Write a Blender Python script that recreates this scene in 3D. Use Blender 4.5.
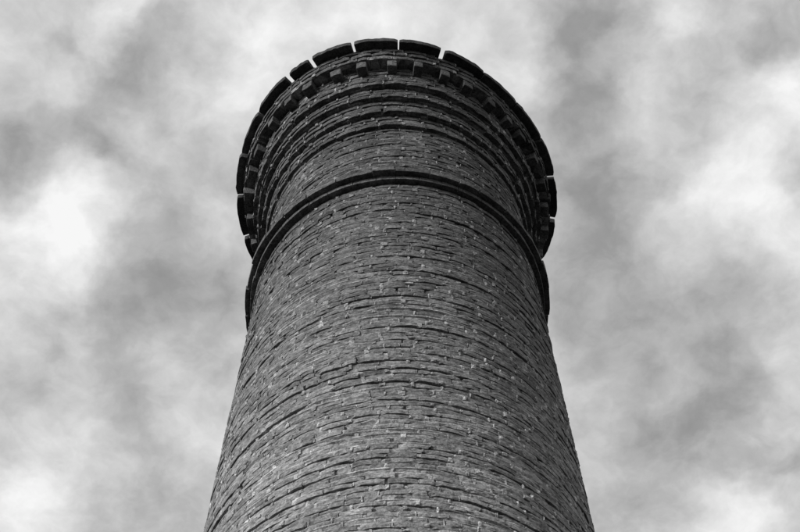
import bpy, math, random
import numpy as np
from mathutils import Matrix, Vector

random.seed(7)
rng = np.random.default_rng(7)
scene = bpy.context.scene
for o in list(bpy.data.objects):
    bpy.data.objects.remove(o)
col = scene.collection
R = math.radians

# ------------------------------------------------------------------ camera
EYE = 1.6                       # eye height above the ground
DIST = 8.84                     # camera to the chimney's axis
PITCH, ROLL, YAW = 1.09812, 0.00899, 0.00273
FPX = 2200.0                    # focal length in photo pixels (800 wide)
cam_d = bpy.data.cameras.new('camera')
cam_d.sensor_width = 36.0
cam_d.lens = 36.0 * FPX / 800.0
cam_d.clip_start = 0.05
cam_d.clip_end = 5000.0
cam = bpy.data.objects.new('camera', cam_d)
col.objects.link(cam)
fh = Vector((math.sin(YAW), math.cos(YAW), 0))
rt = Vector((math.cos(YAW), -math.sin(YAW), 0))
up = -fh * math.sin(PITCH) + Vector((0, 0, 1)) * math.cos(PITCH)
fw = fh * math.cos(PITCH) + Vector((0, 0, 1)) * math.sin(PITCH)
r2 = rt * math.cos(ROLL) - up * math.sin(ROLL)
u2 = rt * math.sin(ROLL) + up * math.cos(ROLL)
M = Matrix((r2, u2, -fw)).transposed().to_4x4()
M.translation = (0, 0, EYE)
cam.matrix_world = M
scene.camera = cam

def pix_dir(x, y):
    """direction in the world of a photo pixel (800 x 532)"""
    return (fw + r2 * ((x - 400) / FPX) + u2 * ((266 - y) / FPX)).normalized()

# ------------------------------------------------------------------ sky
SUN_AZ, SUN_EL = R(-126), R(28)          # azimuth from +Y towards +X
world = bpy.data.worlds.new('World')
scene.world = world
world.use_nodes = True
wt = world.node_tree
wt.nodes.clear()
def wn(t, **k):
    n = wt.nodes.new(t)
    for a, b in k.items():
        setattr(n, a, b)
    return n
def lk(a, b):
    wt.links.new(a, b)
def wmath(op, a, b=None, c=None, clamp=False):
    n = wn('ShaderNodeMath', operation=op, use_clamp=clamp)
    for i, v in enumerate((a, b, c)):
        if v is None:
            continue
        if isinstance(v, (int, float)):
            n.inputs[i].default_value = v
        else:
            lk(v, n.inputs[i])
    return n.outputs[0]
out = wn('ShaderNodeOutputWorld')
bg = wn('ShaderNodeBackground')
bg.inputs['Strength'].default_value = 0.1
lk(bg.outputs[0], out.inputs[0])
sky = wn('ShaderNodeTexSky', sky_type='NISHITA')
sky.sun_disc = False
sky.sun_elevation = SUN_EL
sky.sun_rotation = SUN_AZ
bw = wn('ShaderNodeRGBToBW')
lk(sky.outputs[0], bw.inputs[0])
tc = wn('ShaderNodeTexCoord')
sep = wn('ShaderNodeSeparateXYZ')
lk(tc.outputs['Generated'], sep.inputs[0])
zc = wmath('MAXIMUM', sep.outputs[2], 0.06)
uu = wmath('DIVIDE', sep.outputs[0], zc)
vv = wmath('DIVIDE', sep.outputs[1], zc)
uv = wn('ShaderNodeCombineXYZ')
lk(uu, uv.inputs[0]); lk(vv, uv.inputs[1])
# wisps bend the layer of cloud
warp = wn('ShaderNodeTexNoise', noise_dimensions='3D')
warp.inputs['Scale'].default_value = 26.0
warp.inputs['Detail'].default_value = 6.0
warp.inputs['Roughness'].default_value = 0.55
lk(uv.outputs[0], warp.inputs['Vector'])
wsub = wn('ShaderNodeVectorMath', operation='SUBTRACT')
lk(warp.outputs['Color'], wsub.inputs[0]); wsub.inputs[1].default_value = (0.5, 0.5, 0.5)
wadd = wn('ShaderNodeVectorMath', operation='MULTIPLY_ADD')
lk(wsub.outputs[0], wadd.inputs[0]); wadd.inputs[1].default_value = (0.05, 0.05, 0.0)
lk(uv.outputs[0], wadd.inputs[2])
UVW = wadd.outputs[0]
wsm = wn('ShaderNodeVectorMath', operation='MULTIPLY_ADD')
lk(wsub.outputs[0], wsm.inputs[0]); wsm.inputs[1].default_value = (0.024, 0.024, 0.0)
lk(uv.outputs[0], wsm.inputs[2])
UVS = wsm.outputs[0]
def wnoise(scale, detail, rough, off=(0, 0, 0), dist=0.0):
    m = wn('ShaderNodeMapping')
    lk(UVS, m.inputs['Vector']); m.inputs['Location'].default_value = off
    m.inputs['Rotation'].default_value = (0.9, 0.5, 0.6)
    n = wn('ShaderNodeTexNoise', noise_dimensions='3D')
    n.inputs['Scale'].default_value = scale
    n.inputs['Detail'].default_value = detail
    n.inputs['Roughness'].default_value = rough
    n.inputs['Distortion'].default_value = dist
    lk(m.outputs[0], n.inputs['Vector'])
    return n.outputs['Fac']
n_big = wnoise(7.0, 3.0, 0.5, (3.1, 1.7, 0))
n_mid = wnoise(22.0, 8.0, 0.6, (8.3, 4.2, 0))
# banks and gaps of the cloud layer: pixel, radius in pixels, amount
BANKS = [
    # bright banks
    (95, 35, 34, .34), (120, 5, 30, .26), (60, 225, 62, .40), (95, 195, 40, .25), (20, 270, 45, .25),
    (225, 95, 48, .24), (310, 20, 75, .36), (430, 15, 60, .2), (510, 45, 45, .25), (250, 20, 50, .22),
    (25, 505, 60, .48), (75, 365, 34, .24), (95, 470, 30, .16), (150, 150, 30, .12), (210, 430, 40, .14),
    (735, 180, 62, .36), (670, 15, 45, .36), (785, 90, 42, .34), (775, 230, 45, .26), (735, 515, 42, .40),
    (690, 60, 50, .18), (200, 190, 30, .16), (800, 370, 30, .14), (20, 110, 40, .12),
    # darker gaps
    (60, 32, 24, -.32), (120, 65, 34, -.34), (85, 118, 34, -.26), (20, 148, 40, -.36), (150, 22, 34, -.22),
    (130, 305, 50, -.26), (150, 222, 34, -.24), (215, 280, 50, -.24), (108, 148, 22, -.26), (40, 345, 26, -.24),
    (120, 415, 36, -.16), (160, 470, 45, -.16), (220, 365, 30, -.16), (210, 145, 16, -.1),
    (575, 25, 38, -.34), (585, 90, 34, -.34), (595, 180, 55, -.34), (575, 265, 50, -.32), (700, 105, 28, -.18),
    (770, 40, 26, -.24), (660, 300, 60, -.18), (690, 440, 55, -.26), (740, 380, 45, -.2), (620, 420, 50, -.14),
    (790, 470, 28, -.26), (650, 510, 40, -.14),
]
acc = None
for (px, py, rad, amt) in BANKS:
    d = pix_dir(px, py)
    c = (d.x / d.z, d.y / d.z, 0)
    e = pix_dir(px + rad, py)
    f_ = pix_dir(px, py + rad)
    s = 0.5 * (math.hypot(e.x / e.z - c[0], e.y / e.z - c[1]) + math.hypot(f_.x / f_.z - c[0], f_.y / f_.z - c[1]))
    dn = wn('ShaderNodeVectorMath', operation='DISTANCE')
    lk(UVW, dn.inputs[0]); dn.inputs[1].default_value = c
    q = wmath('MULTIPLY', dn.outputs['Value'], 1.0 / s)
    q = wmath('MULTIPLY', q, q)
    q = wmath('MULTIPLY', q, -1.0)
    q = wmath('EXPONENT', q)
    acc = wmath('MULTIPLY', q, amt) if acc is None else wmath('MULTIPLY_ADD', q, amt, acc)
t = wmath('MULTIPLY', acc, 0.80)
t = wmath('MULTIPLY_ADD', n_big, 0.25, t)
t = wmath('MULTIPLY_ADD', n_mid, 0.95, t)
t = wmath('ADD', t, -0.015)                       # about 0.5 on average
ramp = wn('ShaderNodeValToRGB')
lk(t, ramp.inputs[0])
el = ramp.color_ramp.elements
el[0].position = 0.05; el[0].color = (0.27, 0.27, 0.27, 1)
el[1].position = 1.0; el[1].color = (0.93, 0.93, 0.93, 1)
for pos, v in ((0.3, 0.35), (0.5, 0.47), (0.72, 0.66)):
    k = el.new(pos); k.color = (v, v, v, 1)
cloud = wn('ShaderNodeRGBToBW')
lk(ramp.outputs[0], cloud.inputs[0])
cl10 = wmath('MULTIPLY', cloud.outputs[0], 10.0)
cover = wn('ShaderNodeMapRange')
lk(t, cover.inputs[0])
cover.inputs['From Min'].default_value = -0.1
cover.inputs['From Max'].default_value = 0.45
cover.inputs['To Min'].default_value = 0.7
cover.inputs['To Max'].default_value = 1.0
mix = wn('ShaderNodeMix', data_type='FLOAT')
lk(cover.outputs[0], mix.inputs[0]); lk(bw.outputs[0], mix.inputs[2]); lk(cl10, mix.inputs[3])
lk(mix.outputs[0], bg.inputs['Color'])

# ------------------------------------------------------------------ sun behind thin cloud
sd = bpy.data.lights.new('sun', 'SUN')
sd.energy = 3.5
sd.angle = R(12)
sd.color = (1, 1, 1)
sun = bpy.data.objects.new('sun', sd)
col.objects.link(sun)
sdir = Vector((math.sin(SUN_AZ) * math.cos(SUN_EL), math.cos(SUN_AZ) * math.cos(SUN_EL), math.sin(SUN_EL)))
sun.rotation_euler = sdir.to_track_quat('Z', 'Y').to_euler()
sun.location = (-30, -20, 40)

scene.render.engine = 'CYCLES'
scene.view_settings.view_transform = 'Standard'
scene.view_settings.look = 'None'
scene.view_settings.exposure = 0.0
scene.view_settings.gamma = 1.0

# ------------------------------------------------------------------ materials
def material(name, lo, hi, tone='attr', lime=0.0, lime_col=0.5, soot=(0.0, 1.0), rough=0.92, bump=0.5, fine=70.0):
    m = bpy.data.materials.new(name)
    m.use_nodes = True
    nt = m.node_tree
    nt.nodes.clear()
    L = nt.links.new
    def N(t, **k):
        n = nt.nodes.new(t)
        for a, b in k.items():
            setattr(n, a, b)
        return n
    def mth(op, a, b=None, c=None, clamp=False):
        n = N('ShaderNodeMath', operation=op, use_clamp=clamp)
        for i, v in enumerate((a, b, c)):
            if v is None:
                continue
            if isinstance(v, (int, float)):
                n.inputs[i].default_value = v
            else:
                L(v, n.inputs[i])
        return n.outputs[0]
    def noise(vec, scale, detail, r=0.6):
        n = N('ShaderNodeTexNoise')
        n.inputs['Scale'].default_value = scale
        n.inputs['Detail'].default_value = detail
        n.inputs['Roughness'].default_value = r
        L(vec, n.inputs['Vector'])
        return n.outputs['Fac']
    def mapr(v, a, b, c, d):
        n = N('ShaderNodeMapRange')
        L(v, n.inputs[0])
        for i, x in enumerate((a, b, c, d)):
            n.inputs[1 + i].default_value = x
        return n.outputs[0]
    o = N('ShaderNodeOutputMaterial')
    p = N('ShaderNodeBsdfPrincipled')
    L(p.outputs[0], o.inputs[0])
    p.inputs['Roughness'].default_value = rough
    p.inputs['Specular IOR Level'].default_value = 0.12
    geo = N('ShaderNodeNewGeometry')
    pos = geo.outputs['Position']
    if tone == 'attr':
        a = N('ShaderNodeAttribute', attribute_name='tone')
        tv = a.outputs['Fac']
    elif tone == 'object':
        a = N('ShaderNodeAttribute', attribute_type='OBJECT', attribute_name='tone')
        tv = a.outputs['Fac']
    else:
        tv = mapr(noise(pos, 7.0, 2), 0.32, 0.68, 0.0, 1.0)
    base = mapr(tv, 0.0, 1.0, lo, hi)
    # stretched blotches of firing colour and dirt, and fine grain
    mp = N('ShaderNodeMapping')
    mp.inputs['Scale'].default_value = (1, 1, 1.6)
    L(pos, mp.inputs['Vector'])
    b1 = mapr(noise(mp.outputs[0], 13.0, 3), 0.3, 0.7, 0.55, 1.45)
    b2 = mapr(noise(pos, fine, 3, 0.75), 0.32, 0.68, 0.45, 1.55)
    v = mth('MULTIPLY', mth('MULTIPLY', base, b1), b2)
    if lime > 0:
        lm = noise(mp.outputs[0], 30.0, 4, 0.7)
        lf = mapr(lm, 0.58, 0.68, 0.0, lime)
        mx = N('ShaderNodeMix', data_type='FLOAT')
        L(lf, mx.inputs[0]); L(v, mx.inputs[2]); mx.inputs[3].default_value = lime_col
        v = mx.outputs[0]
    if soot[0] > 0:
        # soot blackens the head of the stack, thinning out down the shaft in ragged runs
        sx = N('ShaderNodeSeparateXYZ'); L(pos, sx.inputs[0])
        mp2 = N('ShaderNodeMapping'); mp2.inputs['Scale'].default_value = (2.2, 2.2, 0.35); L(pos, mp2.inputs['Vector'])
        run = noise(mp2.outputs[0], 1.6, 4)
        v = mth('MULTIPLY', v, mapr(run, 0.3, 0.7, 0.78, 1.2))
        hz = mth('MULTIPLY_ADD', run, 5.0, sx.outputs[2])
        sf = mapr(hz, 13.6, 20.5, 0.0, soot[0])
        v = mth('MULTIPLY', v, mth('SUBTRACT', 1.0, sf))
    cc = N('ShaderNodeCombineColor')
    for i in range(3):
        L(v, cc.inputs[i])
    L(cc.outputs[0], p.inputs['Base Color'])
    bp = N('ShaderNodeBump')
    bp.inputs['Strength'].default_value = bump
    bp.inputs['Distance'].default_value = 0.006
    h = mth('MULTIPLY', noise(pos, 64.0, 3, 0.75), 1.5)
    L(h, bp.inputs['Height'])
    L(bp.outputs[0], p.inputs['Normal'])
    return m

SOOT = (0.68, 1.0)
m_brick = material('fired_brick', 0.20, 0.44, 'attr', 0.6, 0.6, SOOT, bump=.9, fine=48)
m_brick_o = material('fired_brick_single', 0.20, 0.44, 'object', 0.6, 0.6, SOOT, bump=.9, fine=48)
m_mortar = material('lime_mortar', 0.28, 0.66, 'noise', 0.0, 0.5, (0.50, 1.0), bump=.9, fine=60)
m_slab = material('sooty_stone', 0.05, 0.11, 'object', 0.2, 0.3, (0.25, 1.0))
m_ground = material('asphalt_yard', 0.026, 0.04, 'noise', 0.0, 0.5, (0.0, 1.0), fine=40)

# ------------------------------------------------------------------ helpers
def link_mesh(name, V, F, mat, parent=None, tone=None):
    me = bpy.data.meshes.new(name)
    me.from_pydata([tuple(v) for v in V], [], F)
    me.update()
    if tone is not None:
        at = me.attributes.new('tone', 'FLOAT', 'FACE')
        at.data.foreach_set('value', np.asarray(tone, dtype=np.float32))
    me.materials.append(mat)
    o = bpy.data.objects.new(name, me)
    col.objects.link(o)
    if parent is not None:
        o.parent = parent
    return o

def add(o, name=None):
    col.objects.link(o)
    return o

# ------------------------------------------------------------------ ground
G = 400.0
n = 40
gx = np.linspace(-G, G, n + 1)
V = [(x, y, 0.0) for y in gx for x in gx]
F = [(j * (n + 1) + i, j * (n + 1) + i + 1, (j + 1) * (n + 1) + i + 1, (j + 1) * (n + 1) + i) for j in range(n) for i in range(n)]
ground = link_mesh('ground', V, F, m_ground)
ground['kind'] = 'structure'
ground['label'] = 'dark asphalt yard around the foot of the chimney'

# ------------------------------------------------------------------ chimney
chim = bpy.data.objects.new('brick_chimney', None)
col.objects.link(chim)
chim.location = (0, DIST, 0)
chim['label'] = 'tall round tapering brick chimney with corbelled top and slab rim'
chim['category'] = 'chimney'

# heights are above the ground
def shaft_r(z):
    return 1.9706 - 0.04673 * (z - EYE)
CAP_T = [-180, -150, -117, -104, -90, -70, -58, -43, -30, -15, 0, 17, 35, 52, 67, 84, 98, 108, 117, 150, 180]
CAP_R = [1.59, 1.59, 1.580, 1.540, 1.517, 1.510, 1.515, 1.540, 1.538, 1.526, 1.498, 1.472, 1.425, 1.412, 1.45, 1.495, 1.545, 1.585, 1.61, 1.60, 1.59]
_td = np.arange(-540, 541, 3.0)
_tr = np.interp((_td + 180) % 360 - 180, CAP_T, CAP_R)
_k = np.exp(-0.5 * (np.arange(-10, 11) * 3.0 / 8.0) ** 2); _k /= _k.sum()
_tr = np.convolve(np.pad(_tr, 10, mode='edge'), _k, 'valid')
def oval(t, z):
    """the old head of the stack is out of round"""
    w = min(1.0, max(0.0, (z - EYE - 17.55) / 1.2))
    td = (math.degrees(t) + 180) % 360 - 180
    return w * (float(np.interp(td, _td, _tr)) - 1.498)

PITCHZ = 0.065
Z_CORB = 17.696 + EYE
BELT_A0, BELT_A1, BELT_B1 = 16.424 + EYE, 16.484 + EYE, 16.552 + EYE
# (z0, z1, radius, courses)
CORBELS = [(17.696, 17.898, 1.179, 3), (17.898, 18.123, 1.222, 3), (18.123, 18.306, 1.269, 3), (18.306, 18.541, 1.313, 3)]
CORBELS = [(a + EYE, b + EYE, r, k) for a, b, r, k in CORBELS]
Z_DENT0, Z_DENT1 = 18.541 + EYE, 18.668 + EYE
R_DENT, R_WALL = 1.410, 1.316
Z_SLAB0, Z_SLAB1 = 18.885 + EYE, 18.958 + EYE

# --- brick shapes: an uneven, chipped front with sides running back into the wall
def brick_shape(length, height, depth, seed, nx=4, nz=2, wear=1.0):
    g = np.random.default_rng(seed)
    V, F = [], []
    xs = np.linspace(-length / 2, length / 2, nx + 1)
    zs = np.linspace(-height / 2, height / 2, nz + 1)
    bow = g.normal(0, 0.0008 * wear)
    for j, z in enumerate(zs):
        for i, x in enumerate(xs):
            ex = i in (0, nx)
            ez = j in (0, nz)
            y = g.normal(0, 0.0012) * wear + bow * (1 - (2 * x / length) ** 2)
            dx = dz = 0.0
            if ez:
                y -= abs(g.normal(0.002, 0.002)) * wear
                dz = -math.copysign(abs(g.normal(0.001, 0.0016)), z) * wear
            if ex:
                y -= abs(g.normal(0.001, 0.002)) * wear
                dx = -math.copysign(abs(g.normal(0.002, 0.003)), x) * wear
            if ex and ez:
                y -= abs(g.normal(0.0, 0.004)) * wear
            V.append((x + dx, -y + x * x / 2.8, z + dz))       # front faces -Y, struck to the curve of the wall
    for j in range(nz):
        for i in range(nx):
            a = j * (nx + 1) + i
            F.append((a, a + 1, a + nx + 2, a + nx + 1))
    ring = [i for i in range(nx + 1)] + [(j + 1) * (nx + 1) + nx for j in range(nz)] \
        + [nz * (nx + 1) + i for i in range(nx - 1, -1, -1)] + [j * (nx + 1) for j in range(nz - 1, 0, -1)]
    base = len(V)
    for k in ring:
        x, y, z = V[k]
        V.append((x * 0.93, depth, z))
    m = len(ring)
    for k in range(m):
        F.append((ring[k], base + k, base + (k + 1) % m, ring[(k + 1) % m]))
    return np.array(V), F

LEN_S, LEN_H, BH = 0.192, 0.096, 0.0565
SHAPES = {}
for kind, ln in (('s', LEN_S), ('h', LEN_H)):
    SHAPES[kind] = [brick_shape(ln, BH, 0.11, 100 + i + (50 if kind == 'h' else 0), 4 if kind == 's' else 3) for i in range(14)]
COARSE = {k: brick_shape(ln, BH, 0.08, 5, 1, 1) for k, ln in (('s', LEN_S), ('h', LEN_H))}

def brick_matrix(t, r, z, yaw=0.0, tilt=0.0, lean=0.0, sx=1.0, sz=1.0):
    """front face centre at angle t (0 = towards the camera), radius r, height z, chimney space"""
    return (Matrix.Translation((r * math.sin(t), -r * math.cos(t), z))
            @ Matrix.Rotation(t + yaw, 4, 'Z') @ Matrix.Rotation(tilt, 4, 'Y') @ Matrix.Rotation(lean, 4, 'X')
            @ Matrix.Diagonal((sx, 1, sz, 1)))

bricks = []          # (kind, shape index, matrix, tone, coarse, showing size)
perps = []           # mortar between brick ends: (t, r, z, width, height)
def course(z0, z1, rad, key, fine_from=-math.pi, fine_to=math.pi, proud=0.0036, ovalize=False, coarse=False, out_list=None):
    g = np.random.default_rng(key)
    zc_ = 0.5 * (z0 + z1)
    sz = (z1 - z0 - 0.0085) / BH
    lay = []
    L_ = 2 * math.pi * rad
    style = g.random()
    x = 0.0
    while x < L_ - 0.05:
        k = 'h' if g.random() < (0.18 if style < .8 else .7) else 's'
        ln = (LEN_S if k == 's' else LEN_H)
        gap = float(np.clip(g.normal(0.013, 0.005), 0.005, 0.03))
        lay.append([k, ln, gap]); x += ln + gap
    f = L_ / x
    x = g.random() * 0.5
    nl = len(lay)
    w0 = g.normal(0, 1, nl)
    kk = np.exp(-0.5 * (np.arange(-6, 7) / 2.2) ** 2)
    wob = sum(k_ * np.roll(w0, j_ - 6) for j_, k_ in enumerate(kk)) / math.sqrt((kk ** 2).sum()) * proud * 1.15
    sag = np.convolve(np.concatenate([w0[-3:], g.normal(0, 1, nl), w0[:3]]), np.ones(7) / 7, 'valid') * .004
    for i, (k, ln, gap) in enumerate(lay):
        ln2, gap2 = ln * f, gap * f
        t = (x + ln2 / 2) / rad
        t = (t + math.pi) % (2 * math.pi) - math.pi
        pr = float(np.clip(g.normal(0, proud * .3), -proud, 1.0 * proud)) + wob[i]
        rr = rad + pr + (oval(t, zc_) if ovalize else 0.0)
        zz = zc_ + g.normal(0, 0.0014) + sag[i]
        mat = brick_matrix(t, rr, zz, g.normal(0, 0.008), g.normal(0, 0.008), g.normal(-0.02, 0.045), f * float(np.clip(g.normal(1, .012), .96, 1.03)), sz * float(np.clip(g.normal(1, 0.03), .92, 1.07)))
        tone = float(np.clip(g.normal(0.48, 0.19), 0, 1))
        back = coarse or abs(t) > 1.75
        (bricks if out_list is None else out_list).append([k, int(g.integers(0, 14)), mat, tone, back, t, zz, rr, ln2])
        tg = (x + ln2 + gap2 / 2) / rad
        tg = (tg + math.pi) % (2 * math.pi) - math.pi
        if g.random() < 0.93 and not back:
            perps.append((tg, rad + pr * .5 + (oval(tg, zc_) if ovalize else 0.0) + float(np.clip(g.normal(0.001, 0.005), -.013, .008)), zz, gap2 * g.uniform(.9, 2.6), (z1 - z0) * g.uniform(.4, .95)))
        x += ln2 + gap2

# courses of the shaft from the foot up to the corbels
rows = []
z = 0.0
key = 1000
joints = []
Z_FINE = 10.4
while z < Z_CORB - 0.02:
    z1 = min(z + PITCHZ, Z_CORB)
    if Z_CORB - z1 < 0.03:
        z1 = Z_CORB
    skip = z1 > BELT_A0 + 0.012 and z < BELT_B1 - 0.012
    if not skip:
        course(z, z1, shaft_r(0.5 * (z + z1)), key, coarse=z < Z_FINE)
    joints.append(z1)
    key += 1
    z = z1
# corbelled courses
for (a, b, r, k) in CORBELS:
    for i in range(k):
        course(a + (b - a) * i / k, a + (b - a) * (i + 1) / k, r, key, ovalize=True, proud=0.0025)
        key += 1
# wall behind the dentils, and the courses above them
for i in range(2):
    h = (Z_DENT1 - Z_DENT0) / 2
    course(Z_DENT0 + i * h, Z_DENT0 + (i + 1) * h, R_WALL, key, ovalize=True, proud=0.0025); key += 1
for i in range(3):
    h = (Z_SLAB0 - Z_DENT1) / 3
    course(Z_DENT1 + i * h, Z_DENT1 + (i + 1) * h, R_DENT + (0, .006, .012)[i], key, ovalize=True, proud=0.0025); key += 1

# which 300 bricks show largest in the photograph
eye = Vector((0, -DIST, EYE))
def showing(b):
    k, si, mat, tone, back, t, zz, rr, ln = b
    if back:
        return -1
    p = Vector((rr * math.sin(t), -rr * math.cos(t), zz))
    nrm = Vector((math.sin(t), -math.cos(t), 0.0467)).normalized()
    v = eye - p
    d = v.length
    f_ = nrm.dot(v.normalized())
    w = p - eye
    dep = w.dot(fw)
    px = 400 + FPX * w.dot(r2) / dep
    py = 266 - FPX * w.dot(u2) / dep
    if not (0 < px < 800 and py < 527) or f_ <= 0:
        return -1
    return f_ * ln / d ** 2
score = np.array([showing(b) for b in bricks])
order = np.argsort(-score)
single = set(int(i) for i in order[:300])

shape_mesh = {}
def shared_mesh(kind, i):
    if (kind, i) not in shape_mesh:
        V, F = SHAPES[kind][i]
        me = bpy.data.meshes.new('brick')
        me.from_pydata([tuple(v) for v in V], [], F)
        me.update()
        me.materials.append(m_brick_o)
        shape_mesh[(kind, i)] = me
    return shape_mesh[(kind, i)]

BV, BF, BT = [], [], []
nv = 0
for i, (k, si, mat, tone, back, t, zz, rr, ln) in enumerate(bricks):
    if i in single:
        o = bpy.data.objects.new('brick', shared_mesh(k, si))
        o.parent = chim
        o.matrix_local = mat
        o['tone'] = tone
        col.objects.link(o)
        continue
    V, F = COARSE[k] if back else SHAPES[k][si]
    A = np.array(mat)
    W = V @ A[:3, :3].T + A[:3, 3]
    BV.append(W)
    BF.extend([tuple(q + nv for q in f) for f in F])
    BT.extend([tone] * len(F))
    nv += len(V)
bw_obj = link_mesh('brickwork', np.concatenate(BV), BF, m_brick, chim, BT)
bw_obj['kind'] = 'stuff'
bw_obj['label'] = 'smaller and farther bricks of the round shaft and corbels'

# --- mortar: a core that fills the bed joints unevenly, washed out in places, and the wide joints between brick ends
def smooth_loop(n, knots, g):
    k = g.normal(0, 1, knots)
    x = np.linspace(0, knots, n, endpoint=False)
    i = x.astype(int); f = x - i
    f = f * f * (3 - 2 * f)
    return k[i % knots] * (1 - f) + k[(i + 1) % knots] * f
MV, MF = [], []
NT = 300
tt = np.linspace(-math.pi, math.pi, NT, endpoint=False)
gm = np.random.default_rng(99)
def mring(z, rad, disp, ov=False):
    o_ = np.array([oval(t, z) for t in tt]) if ov else 0.0
    r = rad + o_ + disp
    return np.stack([r * np.sin(tt), -r * np.cos(tt), np.full(NT, z)], -1)
def strips(rings, close=False):
    base = sum(len(v) for v in MV)
    for r in rings:
        MV.append(r)
    m = len(rings)
    for j in range(m if close else m - 1):
        a = base + j * NT
        b = base + ((j + 1) % m) * NT
        for i in range(NT):
            i2 = (i + 1) % NT
            MF.append((a + i, a + i2, b + i2, b + i))
rings = [mring(0.0, shaft_r(0) - 0.03, 0)]
for zj in joints:
    if zj < Z_FINE:
        if int(zj / PITCHZ) % 6 == 0:
            rings.append(mring(zj, shaft_r(zj) - 0.008, 0))
        continue
    q = smooth_loop(NT, 16, gm) * .8 + smooth_loop(NT, 60, gm) * .45
    d = np.clip(-0.010 + 0.011 * q, -0.034, 0.0015)
    rings.append(mring(zj - 0.006, shaft_r(zj), d))
    rings.append(mring(zj + 0.006, shaft_r(zj), d + gm.normal(0, .001, NT)))
    rings.append(mring(zj + 0.0325, shaft_r(zj + .0325), -0.03))
rings = [r for r in rings if r[0, 2] < Z_CORB - 0.004]
rings.append(mring(Z_CORB - 0.003, shaft_r(Z_CORB) - 0.02, 0))
strips(rings)
def mblock(z0, z1, rad, ov=True, inner=0.95, rec=0.012):
    d = np.clip(smooth_loop(NT, 40, gm) * 0.004, -0.006, 0.006) - rec
    strips([mring(z0, inner, 0), mring(z0, rad, d, ov), mring(z1, rad, d, ov), mring(z1, inner, 0)], True)
for (a, b, r, k) in CORBELS:
    mblock(a + 0.006, b + 0.002, r, rec=0.024)
mblock(Z_DENT0 + 0.006, Z_DENT1 + 0.002, R_WALL)
mblock(Z_DENT1 + 0.006, Z_SLAB0 - 0.004, R_DENT)
mblock(BELT_A0 + 0.006, BELT_A1 + .001, shaft_r(BELT_A0) + 0.046, False, rec=0.012)
mblock(BELT_A1 + 0.008, BELT_B1 - .006, 1.292, False, rec=0.014)
# lumps of mortar in the end joints
gl = np.random.default_rng(5)
nb = sum(len(v) for v in MV)
for (t, r, zz, w, h) in perps:
    A = np.array(brick_matrix(t, r, zz))
    P_ = []
    for j in range(3):
        for i in range(3):
            x = (i - 1) * w / 2 + gl.normal(0, .0015)
            y = gl.normal(0, .0022) + (0.002 if i != 1 else 0) + (0.003 if j != 1 else 0)
            P_.append((x, y, (j - 1) * h / 2 + gl.normal(0, .002)))
    for (i, j) in ((-1, -1), (1, -1), (1, 1), (-1, 1)):
        P_.append((i * w / 2, 0.05, j * h / 2))
    P_ = np.array(P_) @ A[:3, :3].T + A[:3, 3]
    MV.append(P_)
    for j in range(2):
        for i in range(2):
            a = nb + j * 3 + i
            MF.append((a, a + 1, a + 4, a + 3))
    for f in ((0, 9, 10, 2, 1), (2, 10, 11, 8, 5), (8, 11, 12, 6, 7), (6, 12, 9, 0, 3)):
        MF.append(tuple(nb + q for q in f))
    nb += len(P_)
mo = link_mesh('mortar', np.concatenate(MV), MF, m_mortar, chim)
mo['label'] = 'pale lime mortar in the joints'

# --- curved blocks: string course, dentils, rim slabs
def block(name, t0, t1, r0, r1, z0, z1, mat, parent, seed, seg=5, wear=0.004, tone=0.5, ov=True, end_round=0.0, drop=0.0):
    g = np.random.default_rng(seed)
    V, F = [], []
    c = 0.5 * (t0 + t1)
    dr = g.normal(0, wear * 0.8)
    for i in range(seg + 1):
        f = i / seg
        t = t0 + (t1 - t0) * f
        o_ = oval(t, z0) if ov else 0.0
        e = end_round * (1.0 if i in (0, seg) else 0.25 if i in (1, seg - 1) else 0.0) * g.uniform(.5, 1.2)
        for (rr, zz, outer) in ((r1, z0, 1), (r1, z1, 1), (r0, z1, 0), (r0, z0, 0)):
            q = rr + (o_ + dr + g.normal(0, wear * .45) - e if outer else 0.0)
            tq = t + (g.normal(0, wear / rr * .8) if i in (0, seg) else 0)
            V.append((q * math.sin(tq), -q * math.cos(tq), zz + g.normal(0, wear * .25) + drop * (f - .5)))
    for i in range(seg):
        a = i * 4
        for k in range(4):
            F.append((a + k, a + (k + 1) % 4, a + 4 + (k + 1) % 4, a + 4 + k))
    F.append((3, 2, 1, 0)); a = seg * 4; F.append((a, a + 1, a + 2, a + 3))
    F = [tuple(reversed(f)) for f in F]
    ctr = Vector((r1 * math.sin(c), -r1 * math.cos(c), z0))
    V = [Vector(v) - ctr for v in V]
    o = link_mesh(name, V, F, mat, parent)
    o.location = ctr
    o['tone'] = tone
    bv = o.modifiers.new('bevel', 'BEVEL')
    bv.width = min(0.006, (z1 - z0) * .06); bv.segments = 2; bv.limit_method = 'ANGLE'
    return o

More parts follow.
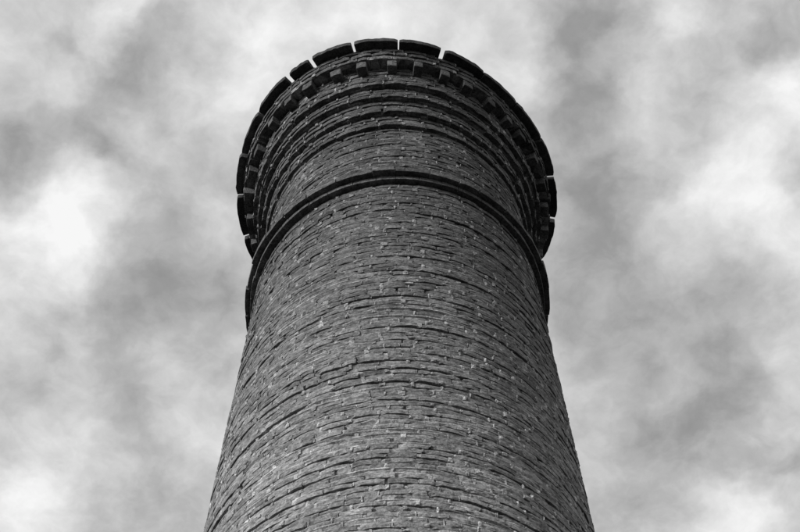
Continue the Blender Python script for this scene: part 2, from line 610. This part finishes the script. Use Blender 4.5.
gb = np.random.default_rng(31)
# string course round the shaft: a thin lower band and a wider one that oversails it
for (r, z0, z1, nb_, gap, wear) in ((shaft_r(BELT_A0) + 0.046, BELT_A0, BELT_A1 - .002, 43, 0.003, .0022), (1.294, BELT_A1 + .002, BELT_B1, 31, 0.008, .0045)):
    edges = [(i + gb.normal(0, .13)) * 2 * math.pi / nb_ for i in range(nb_)]
    edges.append(edges[0] + 2 * math.pi)
    for i in range(nb_):
        block('string_course_brick', edges[i] + gap / 2 / r, edges[i + 1] - gap / 2 / r, 1.05, r, z0, z1, m_brick_o, chim, 400 + i, seg=4, wear=wear, tone=float(np.clip(gb.normal(.6, .2), 0, 1)), ov=False)
# dentils
ND = 34
for i in range(ND):
    c = R(-2.3) + i * 2 * math.pi / ND + gb.normal(0, .011)
    w = (0.092 + gb.normal(0, .009)) / R_DENT
    block('dentil', c - w / 2, c + w / 2, 1.2, R_DENT - .010 + gb.normal(0, .005), Z_DENT0 + 0.004, Z_DENT1 - 0.004, m_brick_o, chim, 600 + i, seg=2, wear=.005, tone=float(np.clip(gb.normal(.4, .22), 0, 1)))
# rim slabs: joints where the photograph shows them, evenly round the back
J = [-109.2, -92.2, -75.5, -58.6, -41.3, -31.1, -15.3, 1.0, 17.4, 35.0, 52.6, 70.0, 85.7, 102.6, 119, 136, 152.5, 169, 185, 201.5, 218, 234.5, 250.8]
W_ = {85.7: .04, 102.6: .055, -75.5: .034, -92.2: .038, -109.2: .05, 1.0: .014, -31.1: .045, 17.4: .045, -41.3: .045, -15.3: .028, 35.0: .024, 52.6: .016, 70.0: .016}
for i in range(len(J) - 1):
    ga = W_.get(J[i], .026); gb_ = W_.get(J[i + 1], .026)
    block('rim_slab', R(J[i]) + ga / 2 / 1.5, R(J[i + 1]) - gb_ / 2 / 1.5, 1.0, 1.498, Z_SLAB0, Z_SLAB1, m_slab, chim, 700 + i, seg=12, wear=.0045,
          tone=float(gb.random()), end_round=.012, drop=float(gb.normal(0, .008)))
